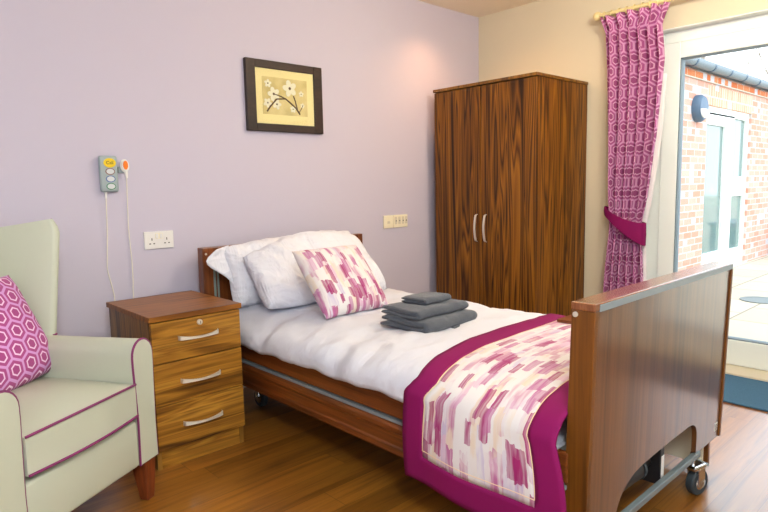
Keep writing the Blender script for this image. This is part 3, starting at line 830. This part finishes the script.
# wings: flared panels
for sg in (1, -1):
    bm = B(); secs = []; nvz = 16; edge = []
    for j in range(nvz+1):
        v = j/nvz; z = .575+(.43-.0*v)*v
        xf, yf = .296+.088*v, .40+.02*v             # front edge
        xb, yb = .232+.014*v, .545+.115*v             # at the back
        tk = .040
        sec = []
        rnd_ = sm(0, 1, max(0, (v-.9)/.1))
        ins = .02*rnd_
        d_ = Vector((xb-xf, yb-yf, 0)).normalized(); nrm = Vector((d_.y, -d_.x, 0))
        if nrm.x < 0: nrm = -nrm
        F = Vector((xf, yf, z))+d_*ins*1.2; K = Vector((xb, yb, z-.035*v))
        tk2 = tk*(1-.35*rnd_)
        for m_ in range(9):
            an = PI*m_/8; sec.append(F+nrm*tk2/2+d_*tk2/2+(-nrm*math.cos(an)-d_*math.sin(an))*tk2/2)
        sec += [F.lerp(K, .5)+nrm*tk2+nrm*.006, K+nrm*tk2, K, F.lerp(K, .5)-nrm*.006]
        if sg < 0: sec = [Vector((-p.x, p.y, p.z)) for p in sec]
        secs.append(sec); edge.append(sec[8]+(Vector((sg*.002, -.001, 0))))
    rings(bm, secs)
    wg = finish('wing', bm, M['leather'], ch, True, 45)
    pipe(wg, edge)
    pipe(wg, [secs[0][k]+Vector((0, 0, .004)) for k in range(2, 8)], .004)
# legs
for lx, ly, sp in ((.284, .038, -.008), (-.276, .045, -.006), (.25, .62, .05), (-.25, .62, .05)):
    bm = B(); s_ = 1 if lx > 0 else -1
    secs = []
    for z, hw in ((.16, .031), (.08, .025), (0, .0175)):
        q = 1-z/.16; ox = -.0*s_*q; oy = sp*q
        secs.append([Vector((lx+ox+a*hw, ly+oy+b*hw, z)) for a, b in ((-1, -1), (1, -1), (1, 1), (-1, 1))])
    rings(bm, secs); finish('leg', bm, M['chair_leg'], ch, False, 40, [('BEVEL', dict(width=.003, segments=2))])
cc = empty('cushion', (0, 0, 0), 0, 'magenta honeycomb-patterned cushion sitting in the pale armchair', 'cushion')
finish('cushion_cover', pillow_mesh(.40, .38, .13, 5.1, wr=.006, pinch=.06), M['hex_cushion'], cc, True, 0)
cl = Matrix.Rotation(math.radians(31.1), 4, 'Z') @ Vector((.080, .34, 0))
place(cc, (-3.2003+cl.x, -.9939+cl.y, .455), -.42, math.radians(31.1+8), -.06)

# ------------------------------------------------------------------ curtain
cn = empty('curtain', (0, 0, 0), 0, 'purple honeycomb-patterned curtain hanging tied back beside the patio door', 'curtain')
CXC = -.105
def cedge(z):
    # left and right edge (y) of the gathered curtain at height z
    zs = [(2.105, -1.035, -1.455), (2.07, -1.052, -1.445), (2.0, -1.068, -1.408), (1.80, -1.078, -1.430), (1.35, -1.09, -1.405), (1.0, -1.10, -1.362), (.80, -1.112, -1.325), (.70, -1.105, -1.335), (.40, -1.082, -1.352), (.03, -1.06, -1.375)]
    for (za, la, ra), (zb, lb, rb) in zip(zs, zs[1:]):
        if z >= zb:
            q = (za-z)/(za-zb); return la+(lb-la)*q, ra+(rb-ra)*q
    return zs[-1][1:]
NP = 6.0
def cf(u, v):
    z = 2.105-2.075*v
    l, r_ = cedge(z); h = (2.105-z)
    amp = .040-.018*math.exp(-((z-.84)/.16)**2)
    ph = u*NP*2*PI+.7*math.sin(z*1.3+u*4)*(1-math.exp(-h*4))
    head = sm(.10, .03, h)
    x = amp*math.sin(ph)+.008*math.sin(ph*2.1+1+z)
    x = x*(1-.25*head)+head*.006*math.sin(u*70+z*30)
    y = l+(r_-l)*u+.014*math.cos(ph)*(1-u)*u*4*.8*(1-head)
    zz = z+(.006*math.sin(u*17+1) if v < .001 else 0)
    pin = math.exp(-((h-.075)/.02)**2)
    return Vector((CXC+x*(1-.5*pin)-.014*head, y, zz))
bm = B()
grid(bm, 190, 110, cf, lambda u, v: (u*.90, v*2.075))
cl_ = finish('curtain_cloth', bm, M['hex_curtain'], cn, True, 0, [('SOLIDIFY', dict(thickness=.003))])
# lining edge
bm = B()
def lf_(u, v):
    z = 1.72-1.69*v; l, r_ = cedge(z); return Vector((CXC+.045+.004*math.sin(z*9), r_+.05-(.050+.004*math.sin(PI*min(1, v*1.6)))*u, z))
grid(bm, 3, 40, lf_); finish('lining', bm, M['curt_lining'], cn, True, 0, [('SOLIDIFY', dict(thickness=.002))])
# tie-back
tb = empty('tieback', (0, 0, 0), 0, 'plain magenta tieback band wrapped around the purple curtain', 'tieback')
bm = B(); n = 56
secs = []
for i in range(n):
    a = 2*PI*i/n
    y = -1.218+.128*math.cos(a); x = CXC+.058*math.sin(a)
    q = (1+math.cos(a))/2            # 1 at the wardrobe side, 0 at the door side
    zt = .845+.10*q**1.6; zb_ = .705+.19*q**1.1
    s_ = 1 if math.sin(a) < 0 else .0
    nrm = Vector((math.sin(a)/.058, math.cos(a)/.128, 0)).normalized()
    P = Vector((x, y, 0))
    secs.append([P+nrm*o_+Vector((0, 0, z)) for o_, z in ((0, zb_), (.004, zb_+.002), (.006, (zt+zb_)/2), (.004, zt-.002), (0, zt), (-.001, (zt+zb_)/2))])
rows_ = [[bm.verts.new(p) for p in s] for s in secs]
for i in range(n):
    a, b = rows_[i], rows_[(i+1) % n]
    for k in range(6): bm.faces.new((a[k], a[(k+1) % 6], b[(k+1) % 6], b[k]))
finish('band', bm, M['magenta'], tb, True, 50)
bm = B(); tube(bm, [(-.0005, -1.075, .925), (-.03, -1.075, .925), (-.05, -1.08, .925), (-.075, -1.09, .92)], .004, 8); finish('hook', bm, M['steel'], tb, True)
# pole
po = empty('curtain_pole', (0, 0, 0), 0, 'cream wooden curtain pole with ball finial above the patio door', 'curtain pole')
PX, PZ = -.10, 2.122
bm = B(); tube(bm, [(PX, -1.03, PZ), (PX, -3.6, PZ)], .0125, 14); finish('pole', bm, M['pole'], po, True)
bm = B(); lathe(bm, [(.013, -.02)]+[(.027*math.sin(PI*k/12)+.0001, -.027*math.cos(PI*k/12)) for k in range(3, 13)], (PX, -1.008, PZ), 'y', 20); finish('finial', bm, M['pole'], po, True)
for yb in (-1.09, -3.4):
    bm = B(); tube(bm, [(-.0005, yb, PZ-.005), (PX, yb, PZ-.005)], .009, 10); lathe(bm, [(.025, -.0005), (.025, -.012), (.01, -.014)], (0, yb, PZ-.005), 'x', 18); finish('bracket', bm, M['pole'], po, True)
for k in range(9):
    y = -1.055-k*.047
    bm = B(); R_, r2 = .0205, .0035; N1, N2 = 20, 8
    sec = []
    for i in range(N1):
        a = 2*PI*i/N1
        sec.append([Vector((PX+(R_+r2*math.cos(b))*math.cos(a), y+r2*math.sin(b), PZ-.004+(R_+r2*math.cos(b))*math.sin(a))) for b in [2*PI*q/N2 for q in range(N2)]])
    rr = [[bm.verts.new(p) for p in s] for s in sec]
    for i in range(N1):
        a, b = rr[i], rr[(i+1) % N1]
        for q in range(N2): bm.faces.new((a[q], a[(q+1) % N2], b[(q+1) % N2], b[q]))
    finish('ring', bm, M['pole'], po, True)

# ------------------------------------------------------------------ picture
pc = empty('framed_picture', (-1.7685, 0, 1.6085), 0, 'dark framed blossom print in a cream mount hanging above the bed', 'picture')
W2, H2 = .2535, .1915; f_ = .058; f2 = .042
bm = B()
for q in ((-W2, -W2+f_, -H2, H2), (W2-f_, W2, -H2, H2), (-W2+f_, W2-f_, H2-f2, H2), (-W2+f_, W2-f_, -H2, -H2+f2)): box(bm, q[0], q[1], -.026, -.001, q[2], q[3], .003)
finish('frame', bm, M['dark_frame'], pc)
bx('mount', M['mount'], pc, -W2+f_-.004, W2-f_+.004, -.014, -.010, -H2+f2-.004, H2-f2+.004)
pr_ = bx('print', M['print'], pc, -.150, .148, -.0155, -.0141, -.097, .106)
bm = B()
def stem(pts, r): tube(bm, [(x, -.0166, z) for x, z in pts], r, 6)
Sx = lambda u: -.150+.298*u
Sz = lambda v: .106-.203*v
stem([(Sx(.82), Sz(.95)), (Sx(.74), Sz(.8)), (Sx(.6), Sz(.65)), (Sx(.5), Sz(.55)), (Sx(.3), Sz(.58)), (Sx(.16), Sz(.78)), (Sx(.08), Sz(.93))], .0044)
stem([(Sx(.76), Sz(.82)), (Sx(.72), Sz(.6)), (Sx(.68), Sz(.45))], .0036); stem([(Sx(.5), Sz(.55)), (Sx(.4), Sz(.5)), (Sx(.25), Sz(.45))], .0032)
stem([(Sx(.8), Sz(.9)), (Sx(.85), Sz(.8)), (Sx(.9), Sz(.68))], .002)
finish('branch', bm, M['branch'], pr_, True)
for (u, v, r) in ((.6, .26, .046), (.24, .45, .038), (.12, .18, .022), (.1, .70, .026), (.3, .72, .028), (.86, .38, .016), (.66, .82, .02), (.88, .70, .014)):
    bm = B(); cx, cz = Sx(u), Sz(v); a0 = rng.uniform(0, 6)
    for k in range(5):
        a = a0+2*PI*k/5; ring = []
        for m_ in range(10):
            b = 2*PI*m_/10; lx, lz = r*.5*math.cos(b)+r*.55, r*.36*math.sin(b)
            ring.append((cx+lx*math.cos(a)-lz*math.sin(a), cz+lx*math.sin(a)+lz*math.cos(a)))
        y = -.0172-.0003*k
        fv = [bm.verts.new((p, y, q)) for p, q in ring]; bv = [bm.verts.new((p, -.0156, q)) for p, q in ring]
        bm.faces.new(fv); 
        for m_ in range(10): bm.faces.new((fv[m_], fv[(m_+1) % 10], bv[(m_+1) % 10], bv[m_]))
    bl = finish('blossom', bm, M['petal'], pr_)
    bm = B(); lathe(bm, [(r*.2, -.0175), (r*.16, -.0195), (r*.02, -.02)], (cx, 0, cz), 'y', 10); finish('stamen', bm, M['branch'], bl, True)
bx('glass', M['pic_glass'], pc, -W2+f_-.003, W2-f_+.003, -.0225, -.0212, -H2+f2-.003, H2-f2+.003)

# ------------------------------------------------------------------ sockets
sk = empty('wall_socket', (-2.540, 0, .861), 0, 'white twin switched power socket on the lavender wall above the bedside cabinet', 'socket')
bx('face_plate', M['white_plastic'], sk, -.073, .073, -.0095, -.0005, -.043, .043, bev=.0025)
for sx_ in (-.017, .004):
    bx('switch', M['trim'], sk, sx_, sx_+.013, -.0118, -.0093, .008, .032, bev=.001)
bm = B(); box(bm, -.019, .019, -.0098, -.0092, .006, .034); finish('switch_surround', bm, M['slot'] if False else M['cream_plastic'], sk)
for cx in (-.036, .038):
    bm = B(); box(bm, cx-.002, cx+.002, -.0102, -.009, -.001, .011); box(bm, cx-.014, cx-.006, -.0102, -.009, -.019, -.014); box(bm, cx+.006, cx+.014, -.0102, -.009, -.019, -.014)
    finish('pin_holes', bm, M['slot'], sk)
pb = empty('phone_outlet', (-.982, 0, .862), 0, 'small blank-faced phone outlet plate right of the headboard', 'outlet')
bx('face_plate', M['cream_plastic'], pb, -.043, .043, -.0095, -.0005, -.043, .043, bev=.0025)
bx('outlet_slot', M['sill'], pb, -.012, .012, -.0102, -.009, -.012, .004)
tv = empty('aerial_outlet', (-.868, 0, .862), 0, 'wide multi-way aerial and data outlet plate beside the wardrobe', 'outlet')
bx('face_plate', M['cream_plastic'], tv, -.066, .066, -.0095, -.0005, -.043, .043, bev=.0025)
for cx in (-.045, -.012, .022, .052):
    bx('module', M['sill'], tv, cx-.012, cx+.010, -.0104, -.009, -.02, .03, bev=.001)
    bm = B(); lathe(bm, [(.004, -.0100), (.004, -.0125), (.001, -.0125)], (cx, 0, .003), 'y', 10); finish('outlet_slot', bm, M['slot'], tv, True)

# ------------------------------------------------------------------ nurse call units
hs = empty('call_handset', (-2.7605, 0, 1.184), 0, 'blue-grey call handset with yellow Call button hanging on the lavender wall', 'handset')
bm = B(); box(bm, -.040, .040, -.034, -.010, -.083, .083, .010, 3); hbod = finish('body', bm, M['grey_plastic'], hs, True)
bx('wall_holder', M['grey_plastic'], hs, -.028, .028, -.010, -.0005, -.06, .06)
def oval(bm, cx, cz, a, b, y0, y1, n=26):
    rings(bm, [[Vector((cx+a*math.cos(2*PI*k/n), y, cz+b*math.sin(2*PI*k/n))) for k in range(n)] for y in (y0, y1)])
bm = B(); oval(bm, .004, .050, .027, .0215, -.034, -.037); cbtn = finish('call_button', bm, M['yellow'], hs, True)
fc = bpy.data.curves.new('lettering', 'FONT'); fc.body = 'Call'; fc.size = .021; fc.align_x = 'CENTER'; fc.align_y = 'CENTER'; fc.extrude = .0004; fc.materials.append(M['ink'])
tmp = bpy.data.objects.new('lettering_source', fc); COL.objects.link(tmp)
lm = bpy.data.meshes.new_from_object(tmp.evaluated_get(bpy.context.evaluated_depsgraph_get())); lm.materials.clear(); lm.materials.append(M['ink'])
bpy.data.objects.remove(tmp); lm.name = 'lettering'
fo = bpy.data.objects.new('lettering', lm); COL.objects.link(fo); fo.parent = cbtn; fo.location = (.004, -.0373, .050); fo.rotation_euler = (PI/2, 0, 0)
for zc, rim in ((.011, 'rim_red'), (-.023, 'rim_blue'), (-.057, 'rim_green')):
    bm = B(); oval(bm, .004, zc, .021, .0155, -.034, -.0355); rb = finish('button_rim', bm, M[rim], hs, True)
    bm = B(); oval(bm, .004, zc, .017, .0118, -.0352, -.0372); finish('button', bm, M['button'], rb, True)
bm = B(); tube(bm, [(-.019, -.022, -.083), (-.019, -.022, -.112)], [.0065, .0045], 10)
finish('cord_grip', bm, M['white_plastic'], hs, True)
bm = B(); tube(bm, catmull([(-.019, -.022, -.11), (-.022, -.014, -.26), (-.03, -.008, -.40), (-.031, -.008, -.45), (-.014, -.01, -.55), (-.011, -.01, -.62), (-.014, -.010, -.9)], 8), .0028, 8)
finish('cord', bm, M['cord'], hs, True)
pn = empty('call_pendant', (-2.686, 0, 1.222), 0, 'white call pendant with orange button on a wall clip beside the grey handset', 'pendant')
bm = B(); box(bm, -.028, .004, -.018, -.0005, -.033, -.004, .003); finish('wall_clip', bm, M['grey_plastic'], pn)
bm = B(); oval(bm, 0, .0, .0205, .030, -.020, -.026); oval(bm, 0, .0, .0165, .026, -.0262, -.034); tube(bm, [(.004, -.026, -.026), (.0055, -.024, -.058)], [.008, .005], 10)
finish('body', bm, M['white_plastic'], pn, True, 50)
bm = B(); 
n = 26
rings(bm, [[Vector((s*.0115*math.cos(2*PI*k/n)+.001, y, .002+.021*s*math.sin(2*PI*k/n))) for k in range(n)] for y, s in ((-.034, 1), (-.0365, .9))])
finish('press_button', bm, M['orange'], pn, True, 50)
bm = B(); tube(bm, catmull([(.0055, -.022, -.055), (.004, -.012, -.2), (.003, -.008, -.302), (.007, -.008, -.45), (.006, -.009, -.55), (.002, -.01, -.62), (.004, -.010, -.9)], 8), .0026, 8)
finish('cord', bm, M['cord'], pn, True)

# ------------------------------------------------------------------ light
wld = bpy.data.worlds.new('overcast_sky'); S.world = wld; wld.use_nodes = True
nt = wld.node_tree; nt.nodes.clear()
bg = nt.nodes.new('ShaderNodeBackground'); wo = nt.nodes.new('ShaderNodeOutputWorld'); nt.links.new(bg.outputs[0], wo.inputs[0])
bg.inputs[0].default_value = (.80, .91, 1.0, 1); bg.inputs[1].default_value = 1.65
def light(name, typ, loc, rot, energy, color=(1, 1, 1), **kw):
    L = bpy.data.lights.new(name, typ); L.energy = energy; L.color = color
    for k, v in kw.items(): setattr(L, k, v)
    o = bpy.data.objects.new(name, L); COL.objects.link(o); o.location = loc; o.rotation_euler = rot; return o
pt = light('door_portal', 'AREA', (.17, (DY0+DY1)/2, DZ/2), (0, PI/2, 0), 1, shape='RECTANGLE', size=DZ, size_y=DY0-DY1); pt.data.cycles.is_portal = True
pt = light('fill_window_portal', 'AREA', ((WX0+WX1)/2, YF-.15, (WZ0+WZ1)/2), (PI/2, 0, 0), 1, shape='RECTANGLE', size=WX1-WX0, size_y=WZ1-WZ0); pt.data.cycles.is_portal = True
light('sun', 'SUN', (0, 0, 5), (math.radians(38), 0, math.radians(-18)), 0.35, (1, .93, .82), angle=.05)
WARM = (1, .80, .56)
light('unseen_room_light', 'POINT', (-1.15, -2.0, 2.14), (0, 0, 0), 17, (1, .90, .75), shadow_soft_size=.13)
light('unseen_room_light', 'POINT', (-3.75, -3.35, 2.05), (0, 0, 0), 49, (.86, .93, 1.0), shadow_soft_size=.2)  # added cool fill from behind the camera, brightens the left wall
light('corner_downlight', 'SPOT', (-.64, -.24, 2.33), (math.radians(-18), 0, 0), 13, (1, .52, .24), spot_size=math.radians(140), spot_blend=1, shadow_soft_size=.05)
light('corner_ceiling_fill', 'POINT', (-1.3, -1.1, 2.2), (0, 0, 0), 3.2, (1, .76, .46), shadow_soft_size=.08)  # added warm fill for ceiling and corner, no fixture there

# ------------------------------------------------------------------ camera
cam = bpy.data.cameras.new('camera'); co = bpy.data.objects.new('camera', cam); COL.objects.link(co)
cam.sensor_width = 36; cam.lens = 593.979/768*36; cam.clip_start = .05
yaw, pitch, roll = .746, .1175, -.0216
F = Vector((math.sin(yaw)*math.cos(pitch), math.cos(yaw)*math.cos(pitch), -math.sin(pitch)))
r0 = Vector((math.cos(yaw), -math.sin(yaw), 0)); u0 = r0.cross(F)
rr = r0*math.cos(roll)+u0*math.sin(roll); uu = -r0*math.sin(roll)+u0*math.cos(roll)
mx = Matrix((rr, uu, -F)).transposed().to_4x4(); mx.translation = Vector((-3.7116, -2.9094, 1.1022))
co.matrix_world = mx
S.camera = co
vs = S.view_settings; vs.view_transform = 'Standard'; vs.look = 'None'; vs.exposure = 1.35; vs.gamma = 1; vs.use_curve_mapping = False
